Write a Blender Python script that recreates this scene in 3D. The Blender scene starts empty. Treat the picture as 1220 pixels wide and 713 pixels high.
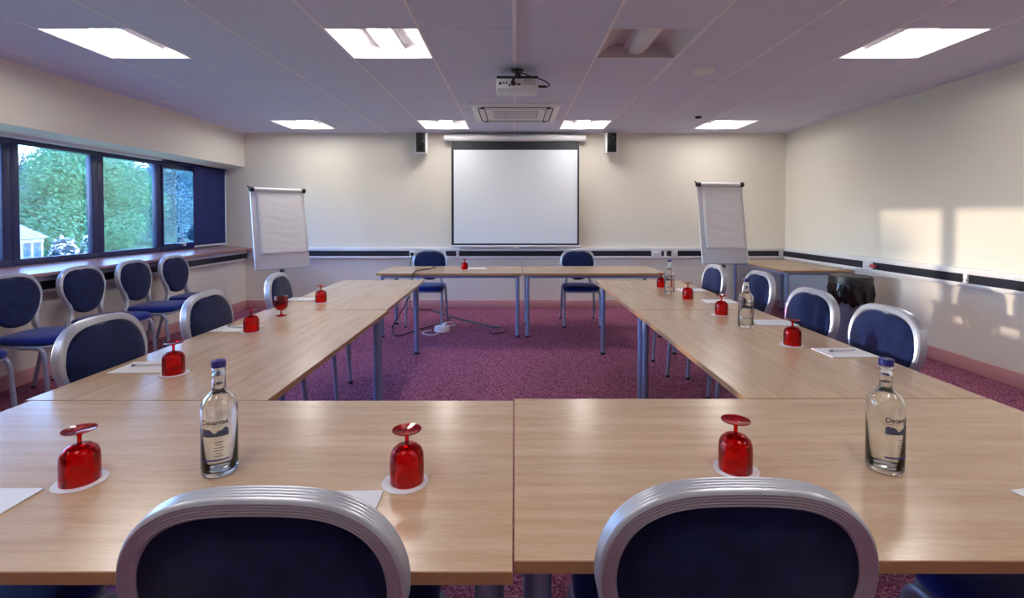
import bpy, bmesh, math, random
from mathutils import Vector, Matrix
random.seed(7)
PI = math.pi
sc = bpy.context.scene
C = sc.collection

# ------------------------------------------------------------------ camera
F, PPX, HZ, TP, H0 = 595.0, 613.0, 258.0, 0.02, 1.31
PPY = HZ + F * TP
PITCH = math.atan(TP)
TZ = 0.70            # table height
CZ = 2.49            # ceiling height
XL, XR, YB, YF = -3.83, 3.85, 7.10, -1.9

def ray(px, py):
    a, b = (px - PPX) / F, -(py - PPY) / F
    c, s = math.cos(PITCH), math.sin(PITCH)
    return Vector((a, c + b * s, -s + b * c))
def W(px, py, z=TZ):
    d = ray(px, py); t = (z - H0) / d.z
    return Vector((d.x * t, d.y * t, z))
def WY(px, py, Y):
    d = ray(px, py); t = Y / d.y
    return Vector((d.x * t, Y, H0 + d.z * t))
def WX(px, py, X):
    d = ray(px, py); t = X / d.x
    return Vector((X, d.y * t, H0 + d.z * t))

cam = bpy.data.cameras.new('camera'); camo = bpy.data.objects.new('camera', cam); C.objects.link(camo)
camo.location = (0, 0, H0); camo.rotation_euler = (PI / 2 - PITCH, 0, 0)
cam.sensor_width = 36; cam.lens = F / 1220 * 36
cam.shift_x = -(PPX - 610) / 1220; cam.shift_y = -(356.5 - PPY) / 1220
cam.clip_start = 0.02; cam.clip_end = 300
sc.camera = camo

# ------------------------------------------------------------------ materials
def srgb(r, g, b):
    f = lambda c: (c / 255) / 12.92 if c / 255 <= .04045 else ((c / 255 + .055) / 1.055) ** 2.4
    return (f(r), f(g), f(b), 1)
def mat(name, col, rough=.5, metal=0, spec=.5, var=0, scale=30, bump=0, bscale=200, sheen=0, emis=None, es=0, coat=0):
    m = bpy.data.materials.new(name); m.use_nodes = True
    nt = m.node_tree; b = nt.nodes['Principled BSDF']
    b.inputs['Base Color'].default_value = col; b.inputs['Roughness'].default_value = rough
    b.inputs['Metallic'].default_value = metal; b.inputs['Specular IOR Level'].default_value = spec
    b.inputs['Coat Weight'].default_value = coat
    if sheen: b.inputs['Sheen Weight'].default_value = sheen; b.inputs['Sheen Roughness'].default_value = .4
    if emis: b.inputs['Emission Color'].default_value = emis; b.inputs['Emission Strength'].default_value = es
    tc = nt.nodes.new('ShaderNodeTexCoord')
    if var:
        n = nt.nodes.new('ShaderNodeTexNoise'); n.inputs['Scale'].default_value = scale; n.inputs['Detail'].default_value = 4
        mx = nt.nodes.new('ShaderNodeMix'); mx.data_type = 'RGBA'
        mx.inputs['A'].default_value = tuple(c * (1 - var) for c in col[:3]) + (1,)
        mx.inputs['B'].default_value = tuple(min(1, c * (1 + var)) for c in col[:3]) + (1,)
        nt.links.new(tc.outputs['Object'], n.inputs['Vector'])
        nt.links.new(n.outputs['Fac'], mx.inputs['Factor']); nt.links.new(mx.outputs['Result'], b.inputs['Base Color'])
    if bump:
        n2 = nt.nodes.new('ShaderNodeTexNoise'); n2.inputs['Scale'].default_value = bscale
        bp = nt.nodes.new('ShaderNodeBump'); bp.inputs['Strength'].default_value = bump; bp.inputs['Distance'].default_value = .002
        nt.links.new(tc.outputs['Object'], n2.inputs['Vector'])
        nt.links.new(n2.outputs['Fac'], bp.inputs['Height']); nt.links.new(bp.outputs['Normal'], b.inputs['Normal'])
    return m

def wood(name, base, dark, rough=.3):
    m = bpy.data.materials.new(name); m.use_nodes = True
    nt = m.node_tree; N = nt.nodes; L = nt.links; b = N['Principled BSDF']
    b.inputs['Roughness'].default_value = rough
    b.inputs['Specular IOR Level'].default_value = .55; b.inputs['Coat Weight'].default_value = .08; b.inputs['Coat Roughness'].default_value = .2
    tc = N.new('ShaderNodeTexCoord'); oi = N.new('ShaderNodeObjectInfo')
    add = N.new('ShaderNodeVectorMath'); add.operation = 'MULTIPLY_ADD'
    add.inputs[1].default_value = (1, 1, 1)
    sc_ = N.new('ShaderNodeVectorMath'); sc_.operation = 'SCALE'; sc_.inputs['Scale'].default_value = 7.0
    comb = N.new('ShaderNodeCombineXYZ')
    for i in range(3): L.new(oi.outputs['Random'], comb.inputs[i])
    L.new(comb.outputs[0], sc_.inputs[0])
    L.new(tc.outputs['Object'], add.inputs[0]); L.new(sc_.outputs[0], add.inputs[2])
    mp = N.new('ShaderNodeMapping'); mp.inputs['Scale'].default_value = (1.0, 14, 14)
    L.new(add.outputs[0], mp.inputs[0])
    n = N.new('ShaderNodeTexNoise'); n.inputs['Scale'].default_value = 2.2; n.inputs['Detail'].default_value = 7; n.inputs['Roughness'].default_value = .6
    L.new(mp.outputs[0], n.inputs['Vector'])
    mp2 = N.new('ShaderNodeMapping'); mp2.inputs['Scale'].default_value = (6, 110, 110)
    L.new(add.outputs[0], mp2.inputs[0])
    n2 = N.new('ShaderNodeTexNoise'); n2.inputs['Scale'].default_value = 3; n2.inputs['Detail'].default_value = 3
    L.new(mp2.outputs[0], n2.inputs['Vector'])
    mx = N.new('ShaderNodeMix'); mx.data_type = 'FLOAT'; mx.inputs['Factor'].default_value = .35
    L.new(n.outputs['Fac'], mx.inputs['A']); L.new(n2.outputs['Fac'], mx.inputs['B'])
    r = N.new('ShaderNodeValToRGB'); r.color_ramp.elements[0].position = .32; r.color_ramp.elements[1].position = .62
    r.color_ramp.elements[0].color = dark; r.color_ramp.elements[1].color = base
    L.new(mx.outputs['Result'], r.inputs[0]); L.new(r.outputs[0], b.inputs['Base Color'])
    return m

def carpet():
    m = bpy.data.materials.new('carpet'); m.use_nodes = True
    nt = m.node_tree; N = nt.nodes; L = nt.links; b = N['Principled BSDF']
    b.inputs['Roughness'].default_value = .95; b.inputs['Specular IOR Level'].default_value = .1
    tc = N.new('ShaderNodeTexCoord')
    v = N.new('ShaderNodeTexVoronoi'); v.inputs['Scale'].default_value = 130
    L.new(tc.outputs['Object'], v.inputs['Vector'])
    n = N.new('ShaderNodeTexNoise'); n.inputs['Scale'].default_value = 90; n.inputs['Detail'].default_value = 3
    L.new(tc.outputs['Object'], n.inputs['Vector'])
    sep = N.new('ShaderNodeSeparateColor'); L.new(v.outputs['Color'], sep.inputs[0])
    ad = N.new('ShaderNodeMath'); ad.operation = 'MULTIPLY_ADD'; ad.inputs[1].default_value = .5
    L.new(sep.outputs[0], ad.inputs[0]); L.new(n.outputs['Fac'], ad.inputs[2])
    r = N.new('ShaderNodeValToRGB'); e = r.color_ramp.elements
    e[0].position = .3; e[0].color = srgb(82, 32, 50); e[1].position = 1.0; e[1].color = srgb(184, 124, 150)
    k = e.new(.68); k.color = srgb(126, 62, 90)
    L.new(ad.outputs[0], r.inputs[0]); L.new(r.outputs[0], b.inputs['Base Color'])
    bp = N.new('ShaderNodeBump'); bp.inputs['Strength'].default_value = .4; bp.inputs['Distance'].default_value = .004
    L.new(ad.outputs[0], bp.inputs['Height']); L.new(bp.outputs[0], b.inputs['Normal'])
    return m

def thin_glass(name, col, gloss=1.0, rough=.02):
    m = bpy.data.materials.new(name); m.use_nodes = True
    nt = m.node_tree; N = nt.nodes; L = nt.links
    for x in list(N): N.remove(x)
    o = N.new('ShaderNodeOutputMaterial'); t = N.new('ShaderNodeBsdfTransparent'); g = N.new('ShaderNodeBsdfGlossy')
    t.inputs[0].default_value = col; g.inputs['Roughness'].default_value = rough
    f = N.new('ShaderNodeFresnel'); f.inputs[0].default_value = 1.5
    mu = N.new('ShaderNodeMath'); mu.operation = 'MULTIPLY'; mu.inputs[1].default_value = gloss
    mx = N.new('ShaderNodeMixShader')
    L.new(f.outputs[0], mu.inputs[0]); L.new(mu.outputs[0], mx.inputs[0]); L.new(t.outputs[0], mx.inputs[1]); L.new(g.outputs[0], mx.inputs[2])
    L.new(mx.outputs[0], o.inputs[0])
    return m
def real_glass(name, col, ior):
    m = bpy.data.materials.new(name); m.use_nodes = True
    b = m.node_tree.nodes['Principled BSDF']
    b.inputs['Base Color'].default_value = col; b.inputs['Roughness'].default_value = 0
    b.inputs['Transmission Weight'].default_value = 1; b.inputs['IOR'].default_value = ior
    return m

M = dict(
    wall=mat('wall_paint', srgb(232, 226, 214), .75, var=.02, scale=3, bump=.1, bscale=300),
    ceil=mat('ceiling_tile', srgb(214, 216, 238), .9, spec=.2, var=.03, scale=60, bump=.3, bscale=500),  # lavender-blue tint puts window light and bounce into the tile colour
    bar=mat('ceiling_bar', srgb(238, 232, 242), .5),
    carpet=carpet(),
    base=mat('pink_baseboard', srgb(205, 150, 152), .45, var=.03, scale=6),
    white=mat('white_plastic', srgb(232, 232, 234), .4, var=.01, scale=9),
    offw=mat('white_enamel', srgb(222, 222, 228), .35, var=.01, scale=9),
    black=mat('black_insert', srgb(24, 28, 44), .45, var=.05, scale=20),
    blackp=mat('black_plastic', srgb(22, 22, 26), .4, var=.05, scale=20),
    cone=mat('speaker_cone', srgb(12, 12, 14), .25, var=.05, scale=20),
    wood=wood('beech_laminate', srgb(213, 186, 156), srgb(190, 158, 128), .24),
    edge=wood('beech_edge', srgb(176, 134, 96), srgb(158, 116, 80), .35),
    sill=wood('sill_laminate', srgb(170, 128, 118), srgb(150, 108, 98), .3),
    alu=mat('brushed_aluminium', srgb(188, 192, 204), .36, .55, var=.03, scale=40),
    alud=mat('satin_aluminium', srgb(156, 166, 190), .4, .5, var=.03, scale=40),
    steel=mat('grey_blue_steel', srgb(134, 148, 184), .35, .3, var=.03, scale=20),
    velvet=mat('navy_velvet', srgb(24, 34, 74), .85, spec=.15, var=.85, scale=16, bump=.3, bscale=400, sheen=.25),
    seat=mat('blue_velvet', srgb(20, 40, 124), .85, spec=.15, var=.2, scale=22, bump=.3, bscale=400, sheen=.3),
    frame=mat('navy_window_frame', srgb(34, 40, 88), .4, var=.05, scale=8),
    blind=mat('navy_blind_fabric', srgb(26, 36, 96), .8, var=.08, scale=30, bump=.2),
    paper=mat('paper', srgb(240, 242, 248), .7, var=.01, scale=10),
    chartp=mat('chart_paper', srgb(232, 232, 234), .65, var=.01, scale=10),
    board=mat('whiteboard', srgb(214, 214, 222), .25, var=.01, scale=10),
    screen=mat('screen_fabric', srgb(226, 232, 240), .8, var=.005, scale=4),
    navyb=mat('screen_border', srgb(22, 30, 40), .6, var=.05, scale=20),
    cap=mat('blue_cap', srgb(36, 36, 120), .35, var=.05, scale=80),
    rubber=mat('rubber', srgb(30, 30, 34), .8, var=.05, scale=50),
    bag=mat('bin_bag', srgb(8, 8, 12), .22, spec=.5, var=.1, scale=20),
    bin=mat('bin_plastic', srgb(92, 95, 114), .5, var=.05, scale=20),
    lid=mat('bin_lid', srgb(26, 27, 32), .4, var=.05, scale=20),
    cable=mat('cable_black', srgb(34, 26, 40), .5, var=.05, scale=20),
    cover=mat('cable_cover', srgb(66, 64, 86), .6, var=.05, scale=20),
    ink=mat('label_ink', srgb(24, 26, 44), .5, var=.05, scale=90),
    inkblue=mat('label_blue', srgb(44, 40, 130), .5, var=.05, scale=90),
    inkpic=mat('label_picture', srgb(78, 84, 108), .4, var=.7, scale=70),
    inkpale=mat('label_pale', srgb(200, 208, 222), .5, var=.15, scale=60),
    grille=mat('grille_grey', srgb(168, 160, 158), .6, var=.05, scale=20),
    dark=mat('dark_slot', srgb(38, 30, 34), .7, var=.05, scale=20),
    tray=mat('light_tray', srgb(236, 236, 240), .3, var=.005, scale=8),
    tray_shaded=mat('light_tray_shaded', srgb(196, 186, 196), .4, var=.01, scale=8),  # same tray, with the shade of the unlit fitting put into its colour
    red=thin_glass('red_glass', srgb(240, 30, 40), .7, .03),
    redfoot=thin_glass('red_glass_thick', srgb(234, 26, 38), .8, .03),
    pane=thin_glass('window_glass', (.93, .96, 1, 1), .8, .0),
    glass=real_glass('bottle_glass', (.965, .985, .98, 1), 1.45),
    water=real_glass('water', (.99, 1, 1, 1), 1.33),
    pend=mat('pen_grey', srgb(120, 124, 140), .3, var=.02, scale=50),
    redp=mat('red_plastic', srgb(190, 40, 60), .4, var=.02, scale=50),
    grass=mat('grass', srgb(108, 150, 92), .95, var=.35, scale=1.5),
    bark=mat('bark', srgb(70, 60, 60), .9, var=.3, scale=6),
    leafA=mat('leaf_green', srgb(108, 178, 134), .6, var=.32, scale=1.6),
    leafB=mat('leaf_dark', srgb(78, 120, 132), .6, var=.35, scale=.8),
    leafC=mat('leaf_pale', srgb(122, 170, 172), .6, var=.35, scale=.8),
    leafD=mat('leaf_mid', srgb(104, 166, 142), .6, var=.32, scale=1.6),
    flower=mat('white_blossom', srgb(236, 238, 246), .6, var=.1, scale=4),
    pav=mat('pavilion_white', srgb(186, 192, 208), .6, var=.03, scale=3),
    pavroof=mat('pavilion_roof', srgb(176, 186, 204), .6, var=.04, scale=3),
    pavwin=mat('pavilion_glass', srgb(92, 124, 150), .15, var=.1, scale=2),
)
def emit(name, col, st):
    m = bpy.data.materials.new(name); m.use_nodes = True
    b = m.node_tree.nodes['Principled BSDF']
    b.inputs['Base Color'].default_value = col; b.inputs['Emission Color'].default_value = col; b.inputs['Emission Strength'].default_value = st
    return m
M['lamp'] = emit('lit_diffuser', (1, .95, .89, 1), 32)

# two-sided cloth-like leaves: translucency
for k in ('leafA', 'leafB', 'leafC', 'leafD'):
    nt = M[k].node_tree; b = nt.nodes['Principled BSDF']; o = nt.nodes['Material Output']
    tr = nt.nodes.new('ShaderNodeBsdfTranslucent'); ms = nt.nodes.new('ShaderNodeMixShader'); ms.inputs[0].default_value = .45
    mxn = [n for n in nt.nodes if n.type == 'MIX'][0]
    nt.links.new(mxn.outputs['Result'], tr.inputs['Color'])
    nt.links.new(b.outputs[0], ms.inputs[1]); nt.links.new(tr.outputs[0], ms.inputs[2]); nt.links.new(ms.outputs[0], o.inputs[0])

# ------------------------------------------------------------------ mesh helpers
def box(bm, x0, x1, y0, y1, z0, z1, mi=0, bev=0, seg=2, mx=None):
    vs = [bm.verts.new((x, y, z)) for x in (x0, x1) for y in (y0, y1) for z in (z0, z1)]
    fs = []
    for idx in ((0, 1, 3, 2), (4, 6, 7, 5), (0, 4, 5, 1), (2, 3, 7, 6), (0, 2, 6, 4), (1, 5, 7, 3)):
        f = bm.faces.new([vs[i] for i in idx]); f.material_index = mi; fs.append(f)
    if mx: bmesh.ops.transform(bm, matrix=mx, verts=vs)
    if bev:
        es = list({e for f in fs for e in f.edges})
        bmesh.ops.bevel(bm, geom=es, offset=bev, segments=seg, affect='EDGES', profile=.5, clamp_overlap=True)
    return vs
def loft(bm, rings, mi=0, cap=True, closed=True):
    R = [[bm.verts.new(p) for p in r] for r in rings]
    n = len(R[0])
    for a, b in zip(R[:-1], R[1:]):
        for i in range(n if closed else n - 1):
            j = (i + 1) % n
            f = bm.faces.new((a[i], a[j], b[j], b[i])); f.material_index = mi
    if cap:
        f = bm.faces.new(R[0][::-1]); f.material_index = mi
        f = bm.faces.new(R[-1]); f.material_index = mi
    return R
def lathe(bm, prof, seg=32, mi=0, cx=0, cy=0, close=False):
    """prof: list of (r, z); r==0 ends collapse to a point"""
    rows = []
    for r, z in prof:
        if r < 1e-6: rows.append([bm.verts.new((cx, cy, z))])
        else: rows.append([bm.verts.new((cx + r * math.cos(2 * PI * i / seg), cy + r * math.sin(2 * PI * i / seg), z)) for i in range(seg)])
    prs = list(zip(rows[:-1], rows[1:]))
    if close: prs.append((rows[-1], rows[0]))
    for a, b in prs:
        for i in range(seg):
            j = (i + 1) % seg
            if len(a) == 1 and len(b) == 1: continue
            if len(a) == 1: f = bm.faces.new((a[0], b[j], b[i]))
            elif len(b) == 1: f = bm.faces.new((a[i], a[j], b[0]))
            else: f = bm.faces.new((a[i], a[j], b[j], b[i]))
            f.material_index = mi
def catmull(pts, n=8):
    P = [Vector(p) for p in pts]; P = [2 * P[0] - P[1]] + P + [2 * P[-1] - P[-2]]
    out = []
    for i in range(1, len(P) - 2):
        for k in range(n):
            t = k / n
            out.append(.5 * ((2 * P[i]) + (P[i + 1] - P[i - 1]) * t + (2 * P[i - 1] - 5 * P[i] + 4 * P[i + 1] - P[i + 2]) * t * t + (3 * P[i] - P[i - 1] - 3 * P[i + 1] + P[i + 2]) * t ** 3))
    out.append(P[-2]); return out
def tube(bm, pts, r, seg=10, mi=0, closed=False, r2=None):
    pts = [Vector(p) for p in pts]; n = len(pts); rings = []
    up = None
    for i, p in enumerate(pts):
        t = (pts[(i + 1) % n] - pts[i - 1]) if closed else (pts[min(i + 1, n - 1)] - pts[max(i - 1, 0)])
        t.normalize()
        if up is None:
            up = Vector((0, 0, 1)) if abs(t.z) < .9 else Vector((0, 1, 0))
        u = (up - t * up.dot(t)).normalized(); up = u; v = t.cross(u)
        rr = r if r2 is None else r + (r2 - r) * i / (n - 1)
        rings.append([p + u * rr * math.cos(2 * PI * k / seg) + v * rr * math.sin(2 * PI * k / seg) for k in range(seg)])
    if closed:
        R = [[bm.verts.new(q) for q in rg] for rg in rings]
        for a in range(n):
            b = (a + 1) % n
            for k in range(seg):
                f = bm.faces.new((R[a][k], R[a][(k + 1) % seg], R[b][(k + 1) % seg], R[b][k])); f.material_index = mi
    else: loft(bm, rings, mi)
def obj(name, bm, mats, parent=None, smooth=True, ang=35, loc=None, rz=0):
    bmesh.ops.recalc_face_normals(bm, faces=bm.faces)
    me = bpy.data.meshes.new(name); bm.to_mesh(me); bm.free()
    for m in (mats if isinstance(mats, (list, tuple)) else [mats]): me.materials.append(m)
    if smooth:
        me.shade_smooth()
        me.set_sharp_from_angle(angle=math.radians(ang))
    o = bpy.data.objects.new(name, me); C.objects.link(o)
    if parent: o.parent = parent
    if loc is not None: o.location = loc
    if rz: o.rotation_euler = (0, 0, rz)
    return o
def tag(o, label=None, cat=None, group=None, kind=None):
    if label: o['label'] = label
    if cat: o['category'] = cat
    if group: o['group'] = group
    if kind: o['kind'] = kind
    return o
def empty(name, loc=(0, 0, 0), rz=0, **k):
    o = bpy.data.objects.new(name, None); C.objects.link(o); o.empty_display_size = .1
    o.location = loc; o.rotation_euler = (0, 0, rz); tag(o, **k); return o
def NB(): return bmesh.new()
def copy_tree(o, loc=None, rz=None, label=None, group=None):
    r = o.copy(); C.objects.link(r)
    if loc is not None: r.location = loc
    if rz is not None: r.rotation_euler = (0, 0, rz)
    if label: r['label'] = label
    if group: r['group'] = group
    for ch in list(o.children):
        c = ch.copy(); C.objects.link(c); c.parent = r
        for g in list(ch.children):
            d = g.copy(); C.objects.link(d); d.parent = c
    return r
def struct(name, bm, m, parent=None, **k):
    o = obj(name, bm, m, parent, **k); o['kind'] = 'structure'; return o

# ------------------------------------------------------------------ room shell
XW = -4.19            # window plane
bm = NB(); box(bm, XL - .6, XR + .1, YF - .1, YB + .1, -.1, 0); struct('floor', bm, M['carpet'], smooth=False)
bm = NB(); box(bm, XL - .6, XR + .1, YB, YB + .12, 0, CZ + .25); struct('wall_back', bm, M['wall'], smooth=False)
bm = NB(); box(bm, XR, XR + .12, YF, YB, 0, CZ + .25); struct('wall_right', bm, M['wall'], smooth=False)
bm = NB(); box(bm, XL - .6, XR + .1, YF - .12, YF, 0, CZ + .25); struct('wall_front', bm, M['wall'], smooth=False)
WY0, WY1 = 1.5, YB
bm = NB()
def prism(bm, poly, y0, y1, mi=0):
    loft(bm, [[(x, y0, z) for x, z in poly], [(x, y1, z) for x, z in poly]], mi)
prism(bm, [(-4.36, 0), (XL, 0), (XL, .845), (-4.36, .875)], YF, YB)
prism(bm, [(-4.36, CZ + .25), (XL, CZ + .25), (XL, 2.008), (-4.36, 1.95)], YF, YB)
prism(bm, [(-4.36, .8), (XL, .8), (XL, 2.1), (-4.36, 2.1)], YF, WY0)
struct('wall_left', bm, M['wall'], smooth=False)
# window board
bm = NB(); prism(bm, [(-4.36, .893), (XW + .03, .893), (-3.70, .866), (-3.70, .842), (-3.83, .842), (-4.36, .868)], WY0, YB - .001)
struct('trim_1', bm, M['sill'], smooth=False)
# blind head rail along the soffit
bm = NB(); box(bm, XW + .05, XW + .11, WY0, YB - .01, 1.955, 1.985); struct('trim_2', bm, M['offw'], smooth=False)

# windows (each one a unit between mullion centres)
mull = [1.5, 2.38, 3.26, 4.145, 5.012, 5.87, 6.76, 7.10]
ZB, ZT = .893, 1.965
for i in range(7):
    a, b = mull[i], mull[i + 1]
    r = empty('window_%d' % (i + 1), (XW, (a + b) / 2, ZB), kind='structure')
    w = (b - a) / 2
    bm = NB(); t = .055 if i not in (4,) else .05
    ml = .072 if i < 5 else .04; mr = .072 if i < 4 else .04
    if i == 4: ml = .072
    for (y0, y1, z0, z1) in ((-w, w, 0, .055), (-w, w, ZT - ZB - .045, ZT - ZB), (-w, -w + ml, .055, ZT - ZB - .045), (w - mr, w, .055, ZT - ZB - .045)):
        box(bm, -.035, .015, y0, y1, z0, z1, bev=.004)
    if i == 5 or i == 3 or i == 1:   # opening sash
        for (y0, y1, z0, z1) in ((-w + ml, w - mr, .055, .085), (-w + ml, w - mr, ZT - ZB - .075, ZT - ZB - .045), (-w + ml, -w + ml + .02, .085, ZT - ZB - .075), (w - mr - .02, w - mr, .085, ZT - ZB - .075)):
            if i == 5: box(bm, -.05, .03, y0, y1, z0, z1, bev=.004)
    o = obj('window_frame', bm, M['frame'], r); o['kind'] = 'structure'
    bm = NB(); box(bm, -.03, -.024, -w + ml - .01, w - mr + .01, .05, ZT - ZB - .04)
    o = obj('window_pane', bm, M['pane'], r, smooth=False); o['kind'] = 'structure'
    if i == 5:
        bm = NB()
        y = -.16
        box(bm, .03, .055, y + .10, y + .13, .045, .085, bev=.004)
        tube(bm, [(.05, y + .115, .075), (.075, y + .10, .08), (.08, y - .03, .085)], .007)
        o = obj('window_handle', bm, M['white'], r)

# ceiling: tiles with openings for the lights, metal grid bars
Y0 = 3.145
LC = [-3.0, -1.2, .6, 2.4]          # left edges of fitting tiles
LR = [Y0, Y0 + 3.0, Y0 - 3.0]
holes = {(round(x / .6), round((y - Y0) / .6)) for x in LC for y in LR}
bm = NB()
i0, i1 = math.floor(XL / .6), math.ceil(XR / .6)
j0, j1 = math.floor((YF - Y0) / .6), math.ceil((YB - Y0) / .6)
for i in range(i0, i1):
    for j in range(j0, j1):
        if (i, j) in holes: continue
        x0, x1 = max(i * .6, XL), min(i * .6 + .6, XR)
        y0, y1 = max(Y0 + j * .6, YF), min(Y0 + j * .6 + .6, YB)
        if x1 - x0 < .01 or y1 - y0 < .01: continue
        box(bm, x0, x1, y0, y1, CZ, CZ + .02)
struct('ceiling', bm, M['ceil'], smooth=False)
bm = NB()
for i in range(i0 + 1, i1):
    if i == 0: continue
    box(bm, i * .6 - .008, i * .6 + .008, YF, YB, CZ - .003, CZ + .001)
box(bm, -.008, .008, YF, YB, CZ - .003, CZ + .001)
struct('trim_3', bm, M['bar'], smooth=False)
bm = NB()
for j in range(j0 + 1, j1):
    y = Y0 + j * .6
    box(bm, XL, XR, y - .006, y + .006, CZ - .0016, CZ + .001)
struct('trim_4', bm, M['ceil'], smooth=False)
bm = NB()   # wall angle
box(bm, XL, XL + .02, YF, YB, CZ - .004, CZ); box(bm, XR - .02, XR, YF, YB, CZ - .004, CZ); box(bm, XL, XR, YB - .02, YB, CZ - .004, CZ)
struct('trim_5', bm, M['bar'], smooth=False)
bm = NB(); box(bm, XL - .55, XR, YF, YB, CZ + .24, CZ + .26); struct('ceiling_slab', bm, M['wall'], smooth=False)

# baseboards
def baseb(name, pts):
    bm = NB(); (x0, x1, y0, y1) = pts
    box(bm, x0, x1, y0, y1, 0, .115, bev=.004); struct(name, bm, M['base'])
baseb('baseboard_back', (XL, XR, YB - .018, YB)); baseb('baseboard_right', (XR - .018, XR, YF, YB - .018)); baseb('baseboard_left', (XL, XL + .018, YF, YB - .018))

# ------------------------------------------------------------------ dado cable trunking
def trunk(name, horiz, fixed, a, b, segs, label, zt=.872, zb=.71, s0=.748, s1=.822, plates=()):
    """body runs along x (horiz) or y; fixed = wall plane; d = into-room direction"""
    r = empty(name, (0, 0, 0), label=label, cat='trunking')
    s = -1 if (horiz or fixed > 0) else 1
    def B(bm, u0, u1, d0, d1, z0, z1, **k):
        D = sorted((fixed + s * d0, fixed + s * d1))
        if horiz: box(bm, u0, u1, D[0], D[1], z0, z1, **k)
        else: box(bm, D[0], D[1], u0, u1, z0, z1, **k)
    bm = NB(); B(bm, a, b, 0.001, .045, zb, zt, bev=.006); B(bm, a, b, .03, .05, zb + .012, s0 - .002, bev=.003); B(bm, a, b, .03, .05, s1 + .002, zt - .01, bev=.003)
    obj('body', bm, M['white'], r)
    for (u0, u1) in segs:
        bm = NB(); B(bm, min(u0, u1), max(u0, u1), .0455, .0475, s0, s1); obj('black_strip', bm, M['black'], r, smooth=False)
    for (u0, u1) in plates:
        bm = NB(); B(bm, min(u0, u1), max(u0, u1), .046, .056, s0 - .004, s1 + .004, bev=.003)
        o = obj('socket_plate', bm, M['white'], r)
        um = (u0 + u1) / 2
        for du in (-.018, .018):
            bm = NB(); B(bm, um + du - .005, um + du + .005, .0562, .0568, s0 + .02, s0 + .032)
            obj('socket_slot', bm, M['dark'], o, smooth=False)
    return r
bx = lambda px: WY(px, 300, YB - .05).x
trunk('cable_trunking', True, YB, XL, XR, [(bx(303), bx(487.5)), (bx(531), bx(543.3)), (bx(547), bx(776)), (bx(788.2), bx(791)), (bx(794.5), bx(800)), (bx(807.5), bx(928))],
      'white dado trunking with black strips along the far wall behind the screen', plates=[(bx(776.5), bx(787.8)), (bx(800.5), bx(807)), (bx(488), bx(495)), (bx(543.6), bx(546.8))])
ry = lambda px: WX(px, 300, XR - .05).y
trunk('cable_trunking', False, XR, YF, YB - .07, [(ry(933), ry(1028)), (ry(1040), ry(1147.7)), (ry(1154), 3.1), (3.02, 1.9), (1.8, .6), (.5, -1)],
      'white dado trunking with black strips along the bare right-hand wall', plates=[(ry(1028.6), ry(1039.4)), (ry(1148.3), ry(1153.4))])
ly = lambda px: WX(px, 300, XL + .05).y
trunk('cable_trunking', False, XL, YF, YB - .07, [(ly(297), ly(221)), (ly(214), ly(122)), (ly(117), ly(18)), (3.7, 2.4), (2.3, .9), (.8, -1)],
      'white dado trunking with black strips below the window ledge', zt=.835, zb=.69, s0=.722, s1=.79, plates=[(ly(220.4), ly(214.6)), (ly(121.5), ly(117.5))])
# red fused spur on right trunking
bm = NB(); q = WX(1040, 317, XR - .05)
box(bm, XR - .072, XR - .057, q.y - .04 + .02, q.y - .01 + .08, .77, .80, bev=.003)
p = WX(1034, 316, XR - .05)
tag(obj('socket_switch', bm, M['redp'], loc=(0, p.y - q.y - .12, 0)), 'small red socket switch on the right wall trunking above the bin', 'switch')

# ------------------------------------------------------------------ ceiling lights
def lightfit(name, x0, y0, lit, label, group):
    r = empty(name, (x0 + .3, y0 + .3, CZ), label=label, cat='ceiling light', group=group)
    tm = M['tray'] if lit else M['tray_shaded']
    # tray: curved sides rising to a flat back, swept along y
    prof = []
    for k in range(9):
        t = k / 8; prof.append((-.29 + .16 * t, .10 * math.sin(t * PI / 2)))
    prof += [(-x, z) for x, z in prof[::-1]]
    bm = NB()
    rings = [[(x, y, z) for x, z in prof] for y in (-.29, .29)]
    loft(bm, rings, 0, cap=False, closed=False)
    for y in (-.29, .29):
        vs = [bm.verts.new((x, y, z)) for x, z in prof]; bm.faces.new(vs)
    obj('tray', bm, tm, r)
    bm = NB()
    for (a, b, c, d) in ((-.3, .3, -.3, -.29), (-.3, .3, .29, .3), (-.3, -.29, -.29, .29), (.29, .3, -.29, .29)):
        box(bm, a, b, c, d, -.004, -.0002)
    obj('rim', bm, M['bar'], r, smooth=False)
    # half-round diffuser basket
    bm = NB(); ring = [(.075 * math.cos(a), -.075 * .75 * math.sin(a)) for a in [PI * k / 16 for k in range(17)]]
    rings = []
    for y, s in ((-.288, .82), (-.27, 1), (.27, 1), (.288, .82)):
        rings.append([(x * s, y, .074 + z * s) for x, z in ring])
    loft(bm, rings)
    obj('diffuser', bm, M['lamp'] if lit else M['offw'], r, ang=60)
    for x in (-.083, .083):
        bm = NB(); box(bm, x - .004, x + .004, -.289, .289, .062, .098)
        obj('retaining_strip', bm, M['bar'], r, smooth=False)
    return r
names = {(-3.0, 0): 'lit ceiling light nearest the window side, in the row closest to the camera',
         (-1.2, 0): 'lit ceiling light in the near row, left of the projector',
         (2.4, 0): 'lit ceiling light in the near row beside the right-hand wall',
         (.6, 0): 'unlit ceiling light fitting with a bare white half-round diffuser',
         (-3.0, 1): 'lit ceiling light above the left flip chart near the far wall',
         (-1.2, 1): 'lit ceiling light just above the left wall speaker',
         (.6, 1): 'lit ceiling light just above the right wall speaker',
         (2.4, 1): 'lit ceiling light above the right flip chart near the far wall'}
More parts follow.
